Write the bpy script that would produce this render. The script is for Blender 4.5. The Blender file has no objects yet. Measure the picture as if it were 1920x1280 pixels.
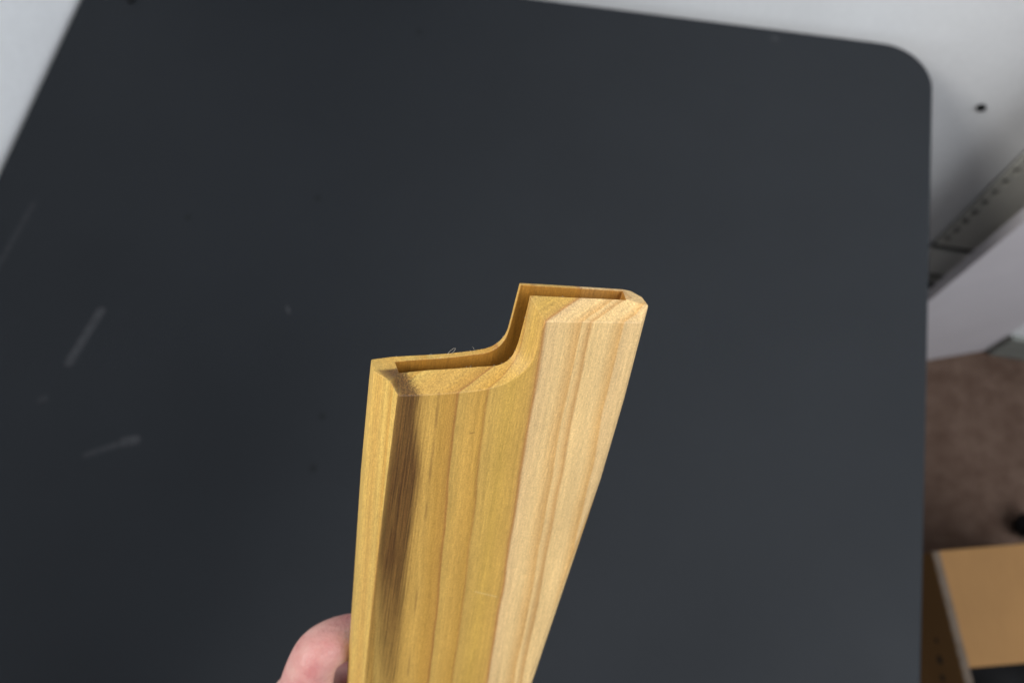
import bpy, bmesh, math, random
from mathutils import Vector, Matrix
random.seed(7)
sc = bpy.context.scene
col = sc.collection

# ------------------------------------------------------------------ camera
cam_d = bpy.data.cameras.new('camera'); cam = bpy.data.objects.new('camera', cam_d); col.objects.link(cam)
cam_d.sensor_width = 36.0; cam_d.lens = 28.125; cam_d.clip_start = 0.01; cam_d.clip_end = 60
CR = Matrix(((0.981188, -0.166730, 0.097321), (0.189844, 0.924852, -0.329558), (-0.035060, 0.341835, 0.939106)))
cam.matrix_world = Matrix.Translation((0, 0, 1.41)) @ CR.to_4x4()
cam_d.dof.use_dof = True; cam_d.dof.focus_distance = 0.198; cam_d.dof.aperture_fstop = 13.0
sc.camera = cam

# ------------------------------------------------------------------ world and lamps
w = bpy.data.worlds.new('World'); sc.world = w; w.use_nodes = True
bg = w.node_tree.nodes['Background']; bg.inputs[0].default_value = (0.80, 0.90, 1.0, 1); bg.inputs[1].default_value = 0.14

def area(name, loc, target, size, power, colour):
    d = bpy.data.lights.new(name, 'AREA'); d.shape = 'RECTANGLE'; d.size, d.size_y = size
    d.energy = power; d.color = colour
    o = bpy.data.objects.new(name, d); col.objects.link(o); o.location = loc
    o.rotation_euler = (Vector(target) - Vector(loc)).to_track_quat('-Z', 'Y').to_euler()
    return o
area('window_light', (-1.5, -0.40, 2.6), (0.0, 0.0, 1.2), (1.0, 0.9), 56, (1.0, 0.97, 0.92))
area('far_window_light', (1.65, -0.35, 2.55), (0.35, 0.6, 0.7), (1.7, 1.6), 64, (0.93, 0.96, 1.0))
sc.view_settings.view_transform = 'Standard'; sc.view_settings.look = 'None'
sc.view_settings.exposure = 0; sc.view_settings.gamma = 1
sc.cycles.use_denoising = True

# ------------------------------------------------------------------ helpers
def tag(o, label=None, cat=None, group=None, kind=None):
    if label: o['label'] = label
    if cat: o['category'] = cat
    if group: o['group'] = group
    if kind: o['kind'] = kind
    return o
def empty(name, loc, rz=0):
    o = bpy.data.objects.new(name, None); col.objects.link(o); o.location = loc; o.rotation_euler = (0, 0, rz); o.empty_display_size = .05
    return o
def link(name, bm, m, parent=None, smooth=None, bevel=0, seg=2):
    bmesh.ops.recalc_face_normals(bm, faces=bm.faces)
    if smooth is not None:
        for f in bm.faces: f.smooth = True
        for e in bm.edges:
            if len(e.link_faces) == 2 and e.calc_face_angle(0) > smooth: e.smooth = False
    me = bpy.data.meshes.new(name); bm.to_mesh(me); bm.free()
    o = bpy.data.objects.new(name, me); col.objects.link(o)
    if m: me.materials.append(m)
    if parent: o.parent = parent
    if bevel:
        b = o.modifiers.new('bevel', 'BEVEL'); b.width = bevel; b.segments = seg; b.limit_method = 'ANGLE'; b.angle_limit = math.radians(28)
        b.use_clamp_overlap = True
    return o
def box(bm, x0, x1, y0, y1, z0, z1, M=None):
    vs = [bm.verts.new((x, y, z)) for z in (z0, z1) for y in (y0, y1) for x in (x0, x1)]
    for f in ((0, 2, 3, 1), (4, 5, 7, 6), (0, 1, 5, 4), (2, 6, 7, 3), (0, 4, 6, 2), (1, 3, 7, 5)): bm.faces.new([vs[i] for i in f])
    if M: bmesh.ops.transform(bm, matrix=M, verts=vs)
    return vs
def boxo(name, m, parent, *a, bevel=0, M=None):
    bm = bmesh.new(); box(bm, *a, M=M); return link(name, bm, m, parent, bevel=bevel)
def tube(bm, pts, rad, n=6):
    rings = []
    for i, p in enumerate(pts):
        p = Vector(p); t = (Vector(pts[min(i + 1, len(pts) - 1)]) - Vector(pts[max(i - 1, 0)])).normalized()
        a = t.orthogonal().normalized(); b = t.cross(a)
        rings.append([bm.verts.new(p + (a * math.cos(k * 2 * math.pi / n) + b * math.sin(k * 2 * math.pi / n)) * rad) for k in range(n)])
    for r0, r1 in zip(rings, rings[1:]):
        for k in range(n): bm.faces.new((r0[k], r0[(k + 1) % n], r1[(k + 1) % n], r1[k]))
    bm.faces.new(rings[0]); bm.faces.new(rings[-1])

class NT:                                                     # small node-tree writer
    def __init__(s, name, rough=.5, spec=.5):
        s.m = bpy.data.materials.new(name); s.m.use_nodes = True; s.t = s.m.node_tree
        s.b = s.t.nodes['Principled BSDF']; s.b.inputs['Roughness'].default_value = rough; s.b.inputs['Specular IOR Level'].default_value = spec
        s.co = s.t.nodes.new('ShaderNodeTexCoord').outputs['Object']
    def put(s, sock, v):
        if hasattr(v, 'is_output'): s.t.links.new(v, sock)
        else: sock.default_value = v
    def math(s, op, *a, clamp=False):
        n = s.t.nodes.new('ShaderNodeMath'); n.operation = op; n.use_clamp = clamp
        for i, v in enumerate(a): s.put(n.inputs[i], v)
        return n.outputs[0]
    def vmath(s, op, *a, out=0):
        n = s.t.nodes.new('ShaderNodeVectorMath'); n.operation = op
        for i, v in enumerate(a): s.put(n.inputs[i], v)
        return n.outputs[out]
    def scaled(s, v): return s.vmath('MULTIPLY', s.co, v)
    def noise(s, vec, scale=1, detail=3, rough=.55, dist=0):
        n = s.t.nodes.new('ShaderNodeTexNoise'); s.put(n.inputs['Vector'], vec); n.inputs['Scale'].default_value = scale
        n.inputs['Detail'].default_value = detail; n.inputs['Roughness'].default_value = rough; n.inputs['Distortion'].default_value = dist
        return n.outputs['Fac']
    def rng(s, v, a, b, c, d, smooth=False):
        n = s.t.nodes.new('ShaderNodeMapRange'); s.put(n.inputs['Value'], v)
        if smooth: n.interpolation_type = 'SMOOTHSTEP'
        for i, x in enumerate((a, b, c, d)): s.put(n.inputs[i + 1], x)
        return n.outputs[0]
    def ramp(s, v, stops, interp='LINEAR'):
        n = s.t.nodes.new('ShaderNodeValToRGB'); r = n.color_ramp; r.interpolation = interp
        while len(r.elements) < len(stops): r.elements.new(.5)
        for e, (p, c) in zip(r.elements, stops): e.position = p; e.color = (*c, 1)
        s.put(n.inputs[0], v); return n.outputs[0]
    def mix(s, f, a, b, mode='MIX'):
        n = s.t.nodes.new('ShaderNodeMix'); n.data_type = 'RGBA'; n.blend_type = mode; n.clamp_factor = True
        s.put(n.inputs[0], f); s.put(n.inputs[6], a if hasattr(a, 'is_output') else (*a, 1)); s.put(n.inputs[7], b if hasattr(b, 'is_output') else (*b, 1))
        return n.outputs[2]
    def grey(s, v):
        n = s.t.nodes.new('ShaderNodeCombineColor')
        for i in range(3): s.put(n.inputs[i], v)
        return n.outputs[0]
    def bump(s, h, strength=.2, dist=.001):
        n = s.t.nodes.new('ShaderNodeBump'); n.inputs['Strength'].default_value = strength; n.inputs['Distance'].default_value = dist
        s.put(n.inputs['Height'], h); s.put(s.b.inputs['Normal'], n.outputs[0])
    def xyz(s, v=None):
        n = s.t.nodes.new('ShaderNodeSeparateXYZ'); s.put(n.inputs[0], v or s.co); return n.outputs
    def comb(s, x, y, z):
        n = s.t.nodes.new('ShaderNodeCombineXYZ')
        for i, v in enumerate((x, y, z)): s.put(n.inputs[i], v)
        return n.outputs[0]
    def segment(s, p, q, r0, r1):                             # soft mask round the segment p-q on the XY plane
        c = s.vmath('MULTIPLY', s.co, (1, 1, 0)); a = s.vmath('SUBTRACT', c, (*p, 0)); d = (q[0] - p[0], q[1] - p[1], 0)
        L2 = d[0] ** 2 + d[1] ** 2
        h = s.math('DIVIDE', s.vmath('DOT_PRODUCT', a, d, out=1), L2, clamp=True)
        pr = s.vmath('SCALE', d); pr.node.inputs['Scale'].default_value = 1; s.put(pr.node.inputs['Scale'], h)
        dist = s.vmath('LENGTH', s.vmath('SUBTRACT', a, pr), out=1)
        return s.rng(dist, r0, r1, 1, 0, True)
    def out(s, c): s.put(s.b.inputs['Base Color'], c if hasattr(c, 'is_output') else (*c, 1)); return s.m

# ------------------------------------------------------------------ materials
def mat_paint(name, c, rough=.6, amp=.05, scale=14, bump=.12):
    n = NT(name, rough, .35)
    v = n.math('ADD', n.rng(n.noise(n.co, scale, 4), .3, .7, 1 - amp, 1 + amp), n.rng(n.noise(n.co, 160, 2), .3, .7, -.02, .02))
    if bump: n.bump(n.noise(n.co, 420, 3), bump, .0006)
    return n.out(n.mix(1, c, n.grey(v), 'MULTIPLY'))
WALL = mat_paint('wall_paint', (.84, .853, .867), .75, .035, 9, .25)
BOARD = mat_paint('white_board', (.56, .535, .56), .5, .03, 12, .05)
METALB = mat_paint('pale_metal', (.80, .80, .75), .45, .03, 12, .05)
METAL = mat_paint('grey_white_metal', (.64, .635, .58), .45, .03, 12, .05)
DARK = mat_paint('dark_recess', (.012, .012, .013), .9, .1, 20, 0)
BLACK = mat_paint('black_plastic', (.006, .006, .0065), .95, .1, 20, 0)
LEG = mat_paint('dark_leg_metal', (.02, .022, .025), .4, .05, 20, 0)

def mat_desk():
    n = NT('charcoal_laminate', .55, .16)
    v = n.rng(n.noise(n.co, 6, 5, .6), .3, .7, .94, 1.06)
    fine = n.rng(n.noise(n.co, 900, 2), .25, .75, .9, 1.1)
    c = n.mix(1, (.0178, .0203, .0240), n.grey(n.math('MULTIPLY', v, fine)), 'MULTIPLY')
    brk = n.rng(n.noise(n.co, 220, 3), .35, .6, .45, 1)
    tot = None
    for p, q, r0, r1, k in (((-.556, .291), (-.564, .215), .001, .0048, .022), ((-.4485, .197), (-.459, .145), .0022, .0062, .055),
                            ((-.468, .109), (-.471, .107), .001, .0048, .028), ((-.383, .0845), (-.374, .088), .002, .0062, .055), ((-.412, .068), (-.385, .083), .0005, .0045, .036),
                            ((-.279, .232), (-.2755, .2265), .0004, .0014, .09), ((.131, .605), (.133, .605), .001, .0055, .03)):
        mk = n.math('MULTIPLY', n.segment(p, q, r0, r1), k)
        tot = mk if tot is None else n.math('MAXIMUM', tot, mk)
    c = n.mix(n.math('MULTIPLY', tot, brk), c, (.62, .60, .62))
    spot = None
    for (px, py, r) in ((-.4002, .304, .0042), (-.2144, .0927, .0042), (-.219, .1379, .0040), (-.2819, .3457, .004), (-.2306, .555, .0045)):
        mk = n.segment((px, py), (px + .0005, py), .0012, r); spot = mk if spot is None else n.math('MAXIMUM', spot, mk)
    c = n.mix(n.math('MULTIPLY', spot, .75), c, (.006, .007, .008))
    n.bump(n.noise(n.co, 700, 3), .06, .0004)
    n.put(n.b.inputs['Roughness'], n.rng(n.noise(n.co, 9, 4), .3, .7, .52, .60))
    return n.out(c)
DESK = mat_desk()

def mat_wood(name='poplar_wood', inner=False):
    n = NT(name, .52, .32)
    x, y, z = n.xyz(n.vmath('SCALE', n.co)); sn = x.node.inputs[0].links[0].from_node; sn.inputs['Scale'].default_value = 1000   # mm
    # slow wander of the grain
    wob = n.math('MULTIPLY', n.math('SUBTRACT', n.noise(n.comb(n.math('MULTIPLY', x, .03), n.math('MULTIPLY', y, .022), 0), 1, 2), .5), 2.6)
    wob2 = n.math('MULTIPLY', n.math('SUBTRACT', n.noise(n.comb(n.math('MULTIPLY', x, .35), n.math('MULTIPLY', y, .055), n.math('MULTIPLY', z, .2)), 1, 2), .5), .9)
    zc = n.math('MAXIMUM', z, -6.0)
    q = n.math('ADD', x, n.math('MULTIPLY', zc, 2.1))
    q = n.math('ADD', q, n.math('MULTIPLY', y, .058))
    q = n.math('ADD', q, n.math('ADD', wob, wob2))
    Hy = (.490, .290, .068); Hg = (.465, .288, .074); Ho = (.445, .248, .050)
    Sa = (.660, .450, .200); Sg = (.605, .412, .196); So = (.530, .305, .105); Bd = (.34, .155, .042); Lf = (.515, .335, .085)
    lo, hi = -25., 75.
    P = lambda q: (q - lo) / (hi - lo)
    stops = [(-20, Lf), (-13, Hy), (-8, Lf), (-4.5, Ho), (-3.5, Lf), (2, Hy), (8.5, Hy), (11.5, Ho),
             (14.0, (.415, .222, .045)), (14.95, (.295, .135, .033)), (15.3, Hg), (18, Hy), (22.4, Ho), (22.9, (.34, .172, .038)), (23.6, Hg), (29, (.485, .298, .064)), (34.2, Hy), (35.1, (.475, .265, .07)), (35.7, Bd), (36.5, Sg),
             (41.5, Sa), (45.6, So), (46.1, Sa), (48.5, (.475, .268, .095)), (49.1, Sa), (54, Sa), (57.4, So), (57.9, Sg), (66, Sa)]
    c = n.ramp(n.rng(q, lo, hi, 0, 1), [(P(a), b) for a, b in stops])
    # medium streaks along the length
    nrm = n.t.nodes.new('ShaderNodeTexCoord').outputs['Normal']
    eg = n.rng(n.xyz(nrm)[1], .25, .5, 0, 1)                       # cut across the fibres: end grain
    fine = n.noise(n.comb(n.math('MULTIPLY', x, 2.2), n.math('MULTIPLY', y, .035), n.math('MULTIPLY', z, 2.2)), 1, 3, .65)
    if not inner:
        # dark mineral streak: on the face it starts at the left arris and drifts inwards, fading down the length
        p = n.math('ADD', x, n.math('MULTIPLY', zc, -.55))
        p = n.math('ADD', p, n.rng(fine, .3, .7, -.7, .7))
        r_edge = n.rng(y, -4, -28, 5.3, 8.2, True); r_edge = n.math('ADD', r_edge, n.rng(y, -60, -120, 0, 2.6))
        body = n.rng(n.math('SUBTRACT', p, r_edge), -2.0, 1.3, 1, 0, True)
        body = n.math('MULTIPLY', body, n.rng(p, -2.2, -1.0, 0, 1, True))
        facet = n.math('MULTIPLY', n.rng(z, -.28, -.14, 0, 1), 1.0)                     # the streak lies in the face, not in the chamfer below it
        endcut = eg
        body = n.math('MULTIPLY', body, n.math('MAXIMUM', facet, endcut))
        body = n.math('MULTIPLY', body, n.rng(z, -7.6, -6.6, 0, 1))
        lowleft = n.rng(n.math('SUBTRACT', p, n.rng(y, -55, -120, 0, 6.5)), -2, 1.2, 0.5, 1, True)
        core = n.math('MULTIPLY', lowleft, n.rng(y, -120, -58, .40, 1))
        core = n.math('ADD', core, n.math('MULTIPLY', n.rng(fine, .46, .36, 0, .35), n.rng(y, -60, -110, 0, 1)))
        core = n.math('MULTIPLY', core, n.rng(n.noise(n.comb(n.math('MULTIPLY', x, .8), n.math('MULTIPLY', y, .05), 7.7), 1, 2), .35, .62, .90, 1))
        halo = n.math('MULTIPLY', n.math('MULTIPLY', n.rng(n.math('SUBTRACT', p, r_edge), -1.5, 3.5, .55, 0, True), n.rng(z, -.25, -.1, 0, 1)), n.rng(y, -118, -58, .25, 1))
        c = n.mix(halo, c, (.25, .135, .035))
        st = n.mix(n.rng(fine, .36, .66, 0, 1), (.050, .021, .006), (.135, .060, .015))
        c = n.mix(n.math('MULTIPLY', body, n.math('MULTIPLY', core, .97)), c, st)
        dash = n.math('MULTIPLY', n.rng(n.math('ABSOLUTE', n.math('SUBTRACT', n.math('ADD', x, n.math('MULTIPLY', y, .035)), 10.0)), .1, .6, 1, 0, True), n.rng(n.noise(n.comb(0, n.math('MULTIPLY', y, .05), 3.3), 1, 1), .50, .60, 0, .5))
        dash = n.math('MULTIPLY', dash, n.rng(z, -1, -.2, 0, 1))
        c = n.mix(dash, c, (.19, .10, .03))
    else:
        c = n.mix(.9, c, (.30, .125, .013))  # slot shade and warm bounce light painted into the wood colour
    v1 = n.rng(n.noise(n.comb(n.math('ADD', q, 40), n.math('MULTIPLY', y, .02), n.math('MULTIPLY', z, .5)), .9, 3), .3, .7, .88, 1.10)
    v2 = n.rng(n.noise(n.comb(n.math('MULTIPLY', x, 4.0), n.math('MULTIPLY', y, .30), n.math('MULTIPLY', z, 4.0)), 1, 3, .7), .25, .75, n.rng(eg, 0, 1, .76, .93), n.rng(eg, 0, 1, 1.22, 1.06))
    v3 = n.rng(n.noise(n.vmath('MULTIPLY', n.co, (2300, 1500, 2300)), 1, 2, .7), .25, .75, n.rng(eg, 0, 1, .80, .66), n.rng(eg, 0, 1, 1.20, 1.30))
    v4 = n.rng(n.noise(n.vmath('MULTIPLY', n.co, (60, 26, 60)), 1, 3), .3, .7, .92, 1.07)
    v5 = n.rng(fine, .3, .7, .90, 1.08)
    v = n.math('MULTIPLY', n.math('MULTIPLY', n.math('MULTIPLY', v1, v2), n.math('MULTIPLY', v3, v4)), v5)
    c = n.mix(1, c, n.grey(v), 'MULTIPLY')
    # tiny dark tick and a pale fingernail scratch
    n2 = n.segment((.0201, -.0128), (.0213, -.0126), .00005, .0003)
    c = n.mix(n.math('MULTIPLY', n2, .55), c, (.12, .06, .02))
    n3 = n.segment((.0312, -.0755), (.0388, -.0790), .00002, .00035)
    c = n.mix(n.math('MULTIPLY', n3, .25), c, (.75, .60, .35))
    h = n.math('ADD', n.noise(n.vmath('MULTIPLY', n.co, (3200, 420, 3200)), 1, 3, .7), n.math('MULTIPLY', n.noise(n.vmath('MULTIPLY', n.co, (3000, 3000, 3000)), 1, 2), .6))
    n.bump(h, .38, .0002)
    return n.out(c)
WOOD = mat_wood(); SLOT = mat_wood('poplar_slot_shaded', True)

def mat_skin():
    n = NT('skin', .48, .4)
    a = n.noise(n.co, 75, 3); b = n.noise(n.co, 260, 3)
    c = n.mix(n.rng(a, .35, .68, 0, 1), (.55, .325, .285), (.44, .175, .165))
    c = n.mix(n.rng(b, .54, .72, 0, .4), c, (.30, .090, .095))
    c = n.mix(n.rng(n.noise(n.co, 48, 2), .52, .72, 0, .5), c, (.56, .39, .32))
    n.b.inputs['Subsurface Weight'].default_value = .18; n.b.inputs['Subsurface Radius'].default_value = (.004, .0015, .001); n.b.inputs['Subsurface Scale'].default_value = 1
    vo = n.t.nodes.new('ShaderNodeTexVoronoi'); vo.inputs['Scale'].default_value = 1300; n.put(vo.inputs['Vector'], n.vmath('MULTIPLY', n.co, (1, .6, 1)))
    n.bump(n.math('ADD', vo.outputs['Distance'], n.math('ADD', n.noise(n.co, 500, 3), n.math('MULTIPLY', n.noise(n.vmath('MULTIPLY', n.co, (90, 420, 160)), 1, 3), 1.6))), .28, .0006)
    return n.out(c)
SKIN = mat_skin()

def mat_carpet():
    n = NT('brown_carpet', .95, .1)
    a = n.noise(n.co, 26, 4, .65); b = n.noise(n.co, 320, 3, .7)
    c = n.mix(n.rng(a, .35, .66, 0, 1), (.120, .074, .054), (.195, .132, .100))
    c = n.mix(n.rng(b, .35, .65, 0, .6), c, (.070, .044, .033))
    n.bump(n.math('ADD', a, b), .8, .006)
    return n.out(c)
CARPET = mat_carpet()

def mat_card(name, c, marks=()):
    n = NT(name, .8, .2)
    v = n.math('MULTIPLY', n.rng(n.noise(n.vmath('MULTIPLY', n.co, (9, 9, 9)), 1, 4), .3, .7, .92, 1.06), n.rng(n.noise(n.vmath('MULTIPLY', n.co, (700, 30, 700)), 1, 2), .3, .7, .95, 1.04))
    c = n.mix(1, c, n.grey(v), 'MULTIPLY')
    return n.out(c)
CARD = mat_card('cardboard', (.28, .150, .056))
CARDEDGE = mat_paint('cardboard_raw_edge', (.13, .10, .076), .9, .2, 60, .3)
INK = mat_paint('print_ink', (.035, .035, .032), .8, .1, 30, 0)

# ------------------------------------------------------------------ the setting
WY = 0.632                                                       # wall behind the desk
WX = -0.616                                                      # side wall
WALLSHADE = mat_paint('grey_wall_shade', (.21, .22, .20), .6, .05, 20, .05)  # grey that carries the shade of the low wall
bm = bmesh.new(); box(bm, -3, 4, -3.2, 1.2, -.05, 0); tag(link('carpet_floor', bm, CARPET), kind='structure')
bm = bmesh.new(); box(bm, WX - .1, 4, WY, WY + .1, .0, 1.55)
back_wall = tag(link('back_wall', bm, WALL), kind='structure')
bm = bmesh.new(); box(bm, WX - .1, WX, -3.2, WY, .0, 1.55)
tag(link('side_wall', bm, WALL), kind='structure')
bm = bmesh.new()
bmesh.ops.create_cone(bm, cap_ends=True, segments=16, radius1=.0050, radius2=.0046, depth=.004, matrix=Matrix.Translation((.381, WY - .0012, .647)) @ Matrix.Rotation(math.pi / 2, 4, 'X'))
boxo('shaded_wall_strip', WALLSHADE, back_wall, .712, 3.9, WY - .010, WY - .0005, .004, .085, bevel=.002)  # added strip, its colour stands in for shade on the wall foot
link('screw_hole', bm, BLACK, back_wall, smooth=.6)

# ------------------------------------------------------------------ desk
desk = empty('desk', (-.1575, .24, 0)); tag(desk, 'charcoal grey desk with rounded corner and faint pale scuffs standing against the white walls', 'desk')
def rounded(x0, x1, y0, y1, r, n=14):
    P = []
    for cx, cy, a0 in ((x1 - r, y1 - r, 0), (x0 + r, y1 - r, 90), (x0 + r, y0 + r, 180), (x1 - r, y0 + r, 270)):
        for i in range(n + 1):
            a = math.radians(a0 + 90 * i / n); P.append((cx + r * math.cos(a), cy + r * math.sin(a)))
    return P
bm = bmesh.new(); O0 = desk.location
P = rounded(-.604, .2893, -.16, .618, .050)
top = [bm.verts.new((x, y, .74)) for x, y in P]; bot = [bm.verts.new((x, y, .715)) for x, y in P]
bm.faces.new(top); bm.faces.new(bot[::-1])
for i in range(len(P)): j = (i + 1) % len(P); bm.faces.new((bot[i], bot[j], top[j], top[i]))
dt = link('desktop', bm, DESK, None, smooth=.5, bevel=.003, seg=3); dt.parent = desk; dt.matrix_parent_inverse = Matrix.Translation(-O0)
for lx in (-.54, .20):
    for ly in (-.09, .55):
        lg = boxo('leg', LEG, None, lx - .025, lx + .025, ly - .025, ly + .025, .0, .7145, bevel=.003); lg.parent = desk; lg.matrix_parent_inverse = Matrix.Translation(-O0)

bm = bmesh.new(); bmesh.ops.create_icosphere(bm, subdivisions=2, radius=.0042)
for v in bm.verts: v.co *= 1 + random.uniform(-.2, .2); v.co.z *= .6
o = link('crumb', bm, BLACK, None, smooth=1.2); o.location = (-.547, .5455, .7415)
tag(o, 'tiny black crumb lying on the desk near its far left corner', 'crumb')

# ------------------------------------------------------------------ slotted strip and leaning board by the wall
up = empty('slotted_upright', (.50, WY - .006, 0)); tag(up, 'grey slotted upright with dark holes, fixed to the wall behind the white board', 'upright')
def upb(name, m, *a, bevel=0):
    o = boxo(name, m, None, *a, bevel=bevel); o.parent = up; o.matrix_parent_inverse = Matrix.Translation(-up.location); return o
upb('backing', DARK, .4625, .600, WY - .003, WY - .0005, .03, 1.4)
# perforated front panel: a grid with real openings
bm = bmesh.new()
x0, xa, xb, x1 = .462, .4650, .4735, .600
hz = [(.372 + .0247 * k, .372 + .0247 * k + .0135) for k in range(40)]
zs = [.3565]
for a, b in hz: zs += [a, b]
zs.append(1.4)
xs = [x0, xa, xb, x1]
V = {}
def gv(i, j):
    if (i, j) not in V: V[i, j] = bm.verts.new((xs[i], WY - .009, zs[j]))
    return V[i, j]
for j in range(len(zs) - 1):
    for i in range(3):
        if i == 1 and j % 2 == 1: continue
        bm.faces.new((gv(i, j), gv(i + 1, j), gv(i + 1, j + 1), gv(i, j + 1)))
r = bmesh.ops.extrude_face_region(bm, geom=bm.faces[:])
for v in [g for g in r['geom'] if isinstance(g, bmesh.types.BMVert)]: v.co.y += .0055
o = link('perforated_panel', bm, METAL, None); o.parent = up; o.matrix_parent_inverse = Matrix.Translation(-up.location)
upb('lower_panel', METALB, .4625, .600, WY - .009, WY - .0035, .2690, .3425, bevel=.001)
upb('bottom_panel', METAL, .4625, .600, WY - .009, WY - .0035, .2430, .2560, bevel=.001)

d = Vector((-.939, -.345, 0)).normalized(); nn = Vector((d.y, -d.x, 0))       # plan direction of the board, away from the wall
if nn.y > 0: nn = -nn
base = Vector((.7055, .629, 0)); Lb = .263
bd = empty('white_board', base + d * (Lb / 2)); tag(bd, 'tall off-white board standing on the carpet at an angle, right of the desk', 'board')
bm = bmesh.new()
q0, q1 = base, base + d * Lb; lean = Vector((.010, .004, .0))
vs = []
for z in (.002, 1.1):
    for p in (q0, q1, q1 - nn * .014, q0 - nn * .014 + d * .02):
        vs.append(bm.verts.new(p + Vector((0, 0, z)) + lean * (z / .5 - .6) * (1 if p in (q1, q1 - nn * .014) else 0)))
for f in ((0, 1, 2, 3), (7, 6, 5, 4), (0, 4, 5, 1), (1, 5, 6, 2), (2, 6, 7, 3), (3, 7, 4, 0)): bm.faces.new([vs[i] for i in f])
o = link('board_panel', bm, BOARD, None, bevel=.0012); o.parent = bd; o.matrix_parent_inverse = Matrix.Translation(-bd.location)

# ------------------------------------------------------------------ cardboard box
BH = .35; th = .004
ang = math.radians(15.5)
cb = empty('cardboard_box', (.466, .188, 0), ang); tag(cb, 'brown cardboard box with a folded flap, standing on the carpet beside the desk', 'box')
BW, BD = .30, .34                                               # local: x to the right, y backwards from the corner
boxo('side_panel', CARD, cb, 0, .010, -BD, 0, .002, BH, bevel=.001)
boxo('side_panel', CARD, cb, BW - .006, BW, -BD, 0, .002, BH - .004, bevel=.001)
boxo('side_panel', CARD, cb, .0105, BW - .0065, -.006, 0, .002, BH - .008, bevel=.001)
boxo('side_panel', CARD, cb, .0105, BW - .0065, -BD, -BD + .006, .002, BH - .008, bevel=.001)
boxo('bottom_panel', CARD, cb, .0105, BW - .0065, -BD + .0065, -.0065, .003, .008)
bm = bmesh.new(); box(bm, .0110, BW - .007, -.137, .001, BH - .0075, BH - .0035)
link('top_flap', bm, CARD, cb, bevel=.0008)
# raw fluted edge along the rim of the left side
bm = bmesh.new()
N = 90
for k in range(N):
    y0 = -BD + BD * k / N
    box(bm, .0008 + .0006 * math.sin(k * 1.7), .0100 + .0005 * math.sin(k * 2.9), y0 + .0002, y0 + BD / N - .0004, BH + .0002, BH + .0018 + .0008 * random.random())
o = link('fluted_edge', bm, CARDEDGE, cb); o['kind'] = 'stuff'
for (yy, zz, r) in ((-.128, .302, .0055), (-.150, .297, .0045), (-.105, .306, .003)):
    bm = bmesh.new(); bmesh.ops.create_circle(bm, cap_ends=True, segments=10, radius=r, matrix=Matrix.Translation((-.0006, yy, zz)) @ Matrix.Rotation(math.pi / 2, 4, 'Y'))
    for v in bm.verts: v.co.z = zz + (v.co.z - zz) * random.uniform(.8, 1.5)
    rr = bmesh.ops.extrude_face_region(bm, geom=bm.faces[:])
    for v in [g for g in rr['geom'] if isinstance(g, bmesh.types.BMVert)]: v.co.x += .0005
    link('print_mark', bm, INK, cb)
# black cloth filling the box
bm = bmesh.new(); bmesh.ops.create_grid(bm, x_segments=24, y_segments=24, size=.5)
for v in bm.verts:
    v.co = Vector(((v.co.x + .5) * (BW - .02) + .012, (v.co.y + .5) * (BD - .02) - BD + .009, .22 + .012 * math.sin(v.co.x * 19 + v.co.y * 5) + .01 * math.sin(v.co.y * 23 - v.co.x * 9)))
o = link('black_cloth', bm, BLACK, None, smooth=3); o.location = cb.location; o.rotation_euler = (0, 0, ang)
so = o.modifiers.new('thick', 'SOLIDIFY'); so.thickness = .004
tag(o, 'black cloth lying inside the open cardboard box', 'cloth')

# black caster on the carpet
cs = empty('caster_wheel', (.768, .318, 0)); tag(cs, 'black caster wheel on the carpet behind the cardboard box, cut by the right edge', 'wheel')
bm = bmesh.new(); prof = [(.0, .010), (.018, .011), (.023, .009), (.025, .004), (.025, -.004), (.023, -.009), (.018, -.011), (.0, -.010)]
Rr = []
for k in range(24):
    a = 2 * math.pi * k / 24; Rr.append([bm.verts.new((r * math.cos(a), h, .025 + r * math.sin(a))) for r, h in prof[1:-1]])
for k in range(24):
    A, B = Rr[k], Rr[(k + 1) % 24]
    for i in range(len(A) - 1): bm.faces.new((A[i], A[i + 1], B[i + 1], B[i]))
bm.faces.new([r[0] for r in Rr]); bm.faces.new([r[-1] for r in Rr][::-1])
link('tyre', bm, BLACK, cs, smooth=.6)
bm = bmesh.new(); tube(bm, [(0, -.014, .025), (0, .014, .025)], .004, 10); link('axle', bm, LEG, cs)
bm = bmesh.new(); box(bm, -.014, .014, .0145, .018, .012, .056); box(bm, -.014, .014, -.018, -.0145, .012, .056); box(bm, -.014, .014, -.018, .018, .0565, .061); link('fork', bm, BLACK, cs, bevel=.002)
bm = bmesh.new(); tube(bm, [(.006, 0, .0612), (.006, 0, .095)], .006, 12); link('stem', bm, LEG, cs)

# ------------------------------------------------------------------ the wooden sheath (local axes: x across, y along, z thickness; metres)
WM = Matrix(((0.896376, 0.075474, 0.436822, -0.044670), (0.288080, 0.649776, -0.703421, 0.048018), (-0.336927, 0.756369, 0.560701, 1.218512), (0, 0, 0, 1)))
FL = [(-0.34, 0.01), (1.64, 0.02), (3.61, 0.03), (5.59, 0.06), (7.56, 0.11), (9.54, 0.17), (11.33, 0.3), (13.13, 0.44), (14.93, 0.57), (16.72, 0.73), (18.52, 0.89), (20.3, 1.12), (22.08, 1.42), (23.82, 1.87), (25.53, 2.42), (27.14, 3.21), (28.67, 4.15), (30.13, 5.18), (31.34, 6.52), (32.4, 7.9), (33.12, 9.56), (33.6, 11.27), (33.82, 13.07), (33.94, 14.86), (33.96, 16.03), (33.99, 17.19), (34.04, 18.36), (34.12, 19.52), (34.24, 20.67), (34.4, 21.81), (41.17, 21.78), (47.94, 21.75), (54.7, 21.72), (61.47, 21.69)]
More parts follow.
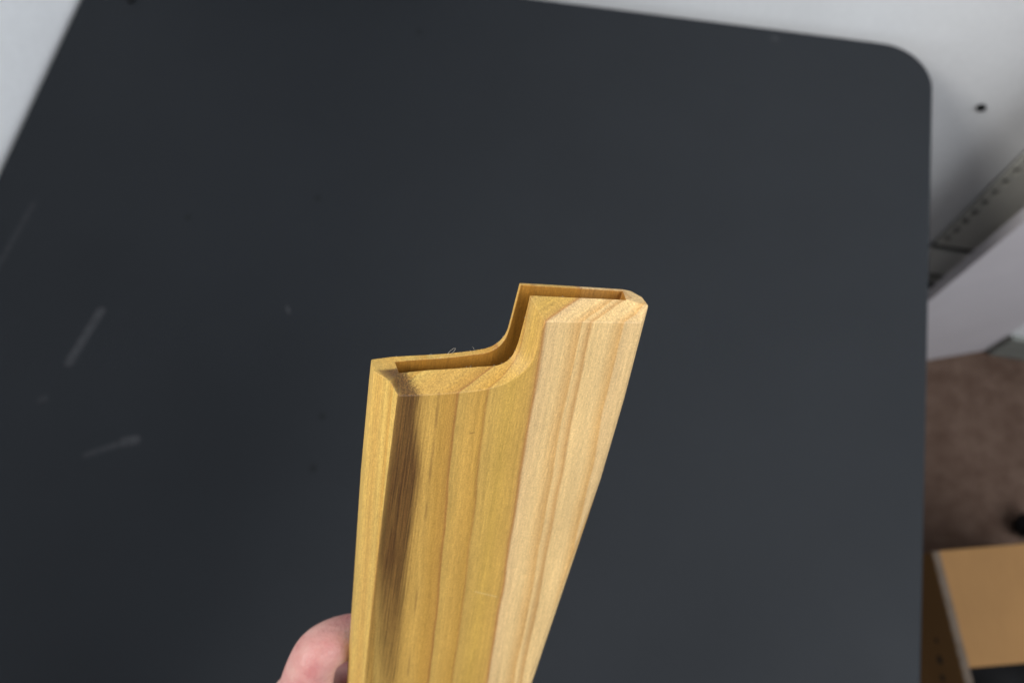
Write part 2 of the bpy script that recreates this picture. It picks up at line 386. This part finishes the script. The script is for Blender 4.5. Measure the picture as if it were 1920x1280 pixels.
FR = [(0.22, 3.64), (4.23, 4.02), (8.24, 4.41), (12.26, 4.69), (16.27, 4.96), (20.29, 5.23), (21.13, 5.28), (21.98, 5.32), (22.82, 5.37), (23.67, 5.42), (24.51, 5.46), (25.35, 5.56), (26.18, 5.7), (26.96, 6.0), (27.68, 6.43), (28.35, 6.93), (28.88, 7.59), (29.35, 8.25), (29.7, 9.03), (29.95, 9.85), (30.13, 10.66), (30.25, 11.5), (30.34, 12.34), (30.42, 13.18), (30.55, 15.41), (30.67, 17.65), (30.78, 19.88), (30.86, 22.12), (30.9, 24.36), (30.92, 26.59), (37.7, 26.39), (44.49, 26.19), (51.28, 25.94), (58.07, 25.68)]
BI = [(0.09, 3.5), (4.16, 3.85), (8.23, 4.17), (12.3, 4.46), (16.36, 4.86), (20.41, 5.37), (21.16, 5.49), (21.92, 5.61), (22.67, 5.72), (23.42, 5.84), (24.16, 5.99), (24.87, 6.24), (25.57, 6.53), (26.22, 6.9), (26.8, 7.38), (27.34, 7.93), (27.83, 8.5), (28.23, 9.16), (28.56, 9.84), (28.85, 10.52), (29.05, 11.25), (29.2, 12.01), (29.31, 12.76), (29.41, 13.51), (29.51, 15.71), (29.62, 17.9), (29.75, 20.1), (29.89, 22.29), (29.99, 24.48), (30.08, 26.62), (37.43, 26.36), (44.78, 26.08), (52.13, 25.76), (59.47, 25.44)]
BO = [(-5.83, 3.10), (-0.7, 3.88), (4.5, 4.18), (9.7, 4.48), (14.89, 4.91), (20.06, 5.54), (20.77, 5.67), (21.47, 5.8), (22.18, 5.93), (22.88, 6.05), (23.59, 6.2), (24.27, 6.4), (24.94, 6.62), (25.62, 6.9), (26.25, 7.22), (26.79, 7.66), (27.33, 8.13), (27.87, 8.65), (28.27, 9.2), (28.65, 9.8), (28.98, 10.4), (29.22, 11.09), (29.4, 11.79), (29.55, 12.48), (29.74, 14.79), (29.89, 17.09), (30.0, 19.4), (30.12, 21.7), (30.25, 24.01), (30.37, 26.31), (37.81, 26.05), (45.26, 25.78), (52.7, 25.44), (60.13, 25.12)]
sheath = empty('knife_sheath', (0, 0, 0)); sheath.matrix_world = WM
tag(sheath, 'yellow wooden knife sheath with stepped slotted mouth and dark brown streak, held in a hand', 'sheath')
bm = bmesh.new()
rg = random.Random(3)
def row(P, z, j=0): return [bm.verts.new((x / 1000, (y + rg.uniform(-j, j)) / 1000, z / 1000)) for x, y in P]
vFL, vFR, vBI, vBO = row(FL, 0), row(FR, -5, .05), row(BI, -10.3, .07), row(BO, -12, .04)
one = lambda x, y, z: bm.verts.new((x / 1000, y / 1000, z / 1000))
M_ = one(-2.33, 3.09, -1.86); s0 = one(-6.12, 3.95, -5.4)
r4 = one(63.37, 25.67, -2.2); r3 = one(63.4, 25.8, -6.5); r2 = one(61.8, 25.7, -10)
# rings down the length: front-left, chamfer, back-left, back-right, r2, r3, r4, front-right
rings = []
for y, fl, s, fr, rr in ((-4, -.40, -6.12, 62.5, 64.35), (-34, -.60, -5.92, 62.2, 64.5), (-80, -.35, -4.75, 60.4, 62.9), (-126, .1, -3.7, 58.4, 61.3), (-235, .8, -2.4, 54.0, 57.5)):
    rings.append([one(fl, y, 0), one(s, y, -5.4), one(s + .25, y, -12), one(rr - 3.2, y, -12), one(rr - 1.5, y, -10), one(rr, y, -6.5), one(rr, y, -2.2), one(fr, y, 0)])
topring = [vFL[0], s0, vBO[0], vBO[-1], r2, r3, r4, vFL[-1]]
r0 = rings[0]
def F(*v): bm.faces.new(v)
F(*vFL, r0[7], r0[0]); F(vFL[0], r0[0], r0[1], s0, M_); F(s0, r0[1], r0[2], vBO[0]); F(*vBO[::-1], r0[2], r0[3])
for i in range(3, 7): F(topring[i], r0[i], r0[i + 1], topring[i + 1])
for a, b in zip(rings, rings[1:]):
    for i in range(8): F(a[i], a[(i + 1) % 8], b[(i + 1) % 8], b[i])
F(*rings[-1])
n_ = len(vFL)
for i in range(n_ - 1):
    F(vFL[i], vFL[i + 1], vFR[i + 1], vFR[i]); F(vBI[i], vBI[i + 1], vBO[i + 1], vBO[i])
F(vFL[0], vFR[0], M_); F(s0, M_, vFR[0], vBI[0], vBO[0]); F(vFL[-1], r4, vFR[-1]); F(vFR[-1], r4, r3, r2, vBO[-1], vBI[-1])
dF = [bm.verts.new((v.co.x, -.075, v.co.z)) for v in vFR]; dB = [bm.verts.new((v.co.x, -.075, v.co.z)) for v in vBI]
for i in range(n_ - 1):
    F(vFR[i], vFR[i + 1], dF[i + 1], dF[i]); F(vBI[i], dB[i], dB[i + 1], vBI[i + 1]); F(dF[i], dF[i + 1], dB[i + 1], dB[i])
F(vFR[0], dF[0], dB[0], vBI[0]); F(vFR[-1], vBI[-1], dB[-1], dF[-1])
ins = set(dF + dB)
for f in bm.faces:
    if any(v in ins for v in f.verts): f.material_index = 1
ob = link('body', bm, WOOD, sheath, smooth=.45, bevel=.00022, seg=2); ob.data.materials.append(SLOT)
def fibre(pts, r):
    bm = bmesh.new(); tube(bm, [(x / 1000, y / 1000, z / 1000) for x, y, z in pts], r / 1000, 5); return link('wood_fibre', bm, FIB, sheath, smooth=1.5)
FIB = mat_paint('pale_fibre', (.55, .50, .42), .6, .05, 20, 0)
def arc(p, n=14):                                              # Catmull-Rom through the points
    out = []
    for i in range(len(p) - 1):
        P0, P1, P2, P3 = (Vector(p[max(i - 1, 0)]), Vector(p[i]), Vector(p[i + 1]), Vector(p[min(i + 2, len(p) - 1)]))
        for k in range(n):
            t = k / n; out.append(.5 * ((2 * P1) + (P2 - P0) * t + (2 * P0 - 5 * P1 + 4 * P2 - P3) * t * t + (3 * P1 - P0 - 3 * P2 + P3) * t ** 3))
    out.append(Vector(p[-1])); return out
fibre(arc([(14.0, 4.7, -11.4), (14.5, 5.9, -11.3), (15.3, 6.75, -11.2), (15.9, 6.8, -11.2), (15.8, 6.1, -11.4), (15.3, 5.2, -11.6), (15.2, 4.9, -11.7)], 6), .030)
fibre(arc([(20.6, 7.1, -11.5), (21.0, 6.6, -11.5), (21.3, 5.7, -11.6)], 6), .022)
fibre(arc([(9.2, 4.5, -11.6), (9.6, 4.9, -11.6), (10.0, 4.6, -11.5)], 5), .025)
for k in range(26):                                            # torn fibres along the rims
    i = rg.randrange(1, n_ - 2); P, z = ((BI, -10.3), (BO, -11.9), (FR, -5.0))[k % 3]; t = rg.random()
    x = P[i][0] * (1 - t) + P[i + 1][0] * t; y = P[i][1] * (1 - t) + P[i + 1][1] * t
    fibre([(x, y - .1, z), (x + rg.uniform(-.12, .12), y + rg.uniform(.08, .2), z + rg.uniform(-.05, .12)), (x + rg.uniform(-.25, .25), y + rg.uniform(.15, .38), z + rg.uniform(-.1, .3))], .028)

# ------------------------------------------------------------------ the hand: one skinned body, left hand gripping the sheath from behind
joints = []; links = []; rad = []
def J(p, r, parent=None):
    joints.append(p); rad.append(r); i = len(joints) - 1
    if parent is not None: links.append((parent, i))
    return i
wr = J((-56, -268, -14), 26)
fa1 = J((-66, -330, -8), 29, wr); fa2 = J((-80, -420, -2), 36, fa1); fa3 = J((-92, -500, 4), 40, fa2)
palm = J((-44, -228, -18), 24, wr)
def finger(start, pts, rs, par=palm):
    i = J(start[0], start[1], par)
    for p, r in zip(pts, rs): i = J(p, r, i)
finger(((-25.5, -172, -10), 12.5), [(-18.2, -140, -13), (-14.2, -114.2, -14.5), (-7, -112.0, -17.5), (6, -117, -21.2), (14, -119, -21.6), (26, -124, -20.6), (33, -127, -19.8)], [10.2, 8.8, 8.2, 8.3, 8.0, 7.6, 5.0])
finger(((-31, -188, -21), 13), [(-20, -155, -25), (-14.5, -146, -27), (6, -151, -24.5), (14, -154, -23.5), (28, -158, -21.2), (35, -160, -20.2)], [10, 9.6, 8.9, 8.8, 8.0, 5.2])
finger(((-36, -205, -27), 12), [(-23, -176, -31), (-17, -170, -31), (2, -174, -26), (10, -176, -24), (23, -179, -21), (29, -181, -20)], [9.5, 9.2, 8.5, 8.3, 7.6, 5.0])
finger(((-40, -222, -29), 11), [(-29, -198, -32), (-22, -194, -32), (-5, -196, -26), (2, -197, -23.5), (12, -199, -20), (17, -200, -19.2)], [8.5, 8.0, 7.5, 7.2, 6.6, 4.4])
th_ = J((-46, -240, 2), 17, palm); th2 = J((-32, -212, 12), 13, th_); th3 = J((-14, -190, 13.5), 10.2, th2); th4 = J((6, -178, 11), 9.8, th3); th5 = J((16, -172, 8.6), 6.4, th4)
me = bpy.data.meshes.new('hand'); me.from_pydata([(x / 1000, y / 1000, z / 1000) for x, y, z in joints], links, [])
hand = bpy.data.objects.new('hand', me); col.objects.link(hand); hand.matrix_world = WM
hand.modifiers.new('skin', 'SKIN'); me.materials.append(SKIN)
if not me.skin_vertices: me.attributes  # the layer is made with the modifier
for i, v in enumerate(me.skin_vertices[0].data): v.radius = (rad[i] / 1000, rad[i] / 1000); v.use_root = (i == 0)
hand.modifiers['skin'].use_smooth_shade = True; hand.modifiers['skin'].branch_smoothing = .6
ss = hand.modifiers.new('sub', 'SUBSURF'); ss.levels = 3; ss.render_levels = 3
tag(hand, 'bare hand holding the wooden sheath, bent knuckle showing at its left edge', 'hand')
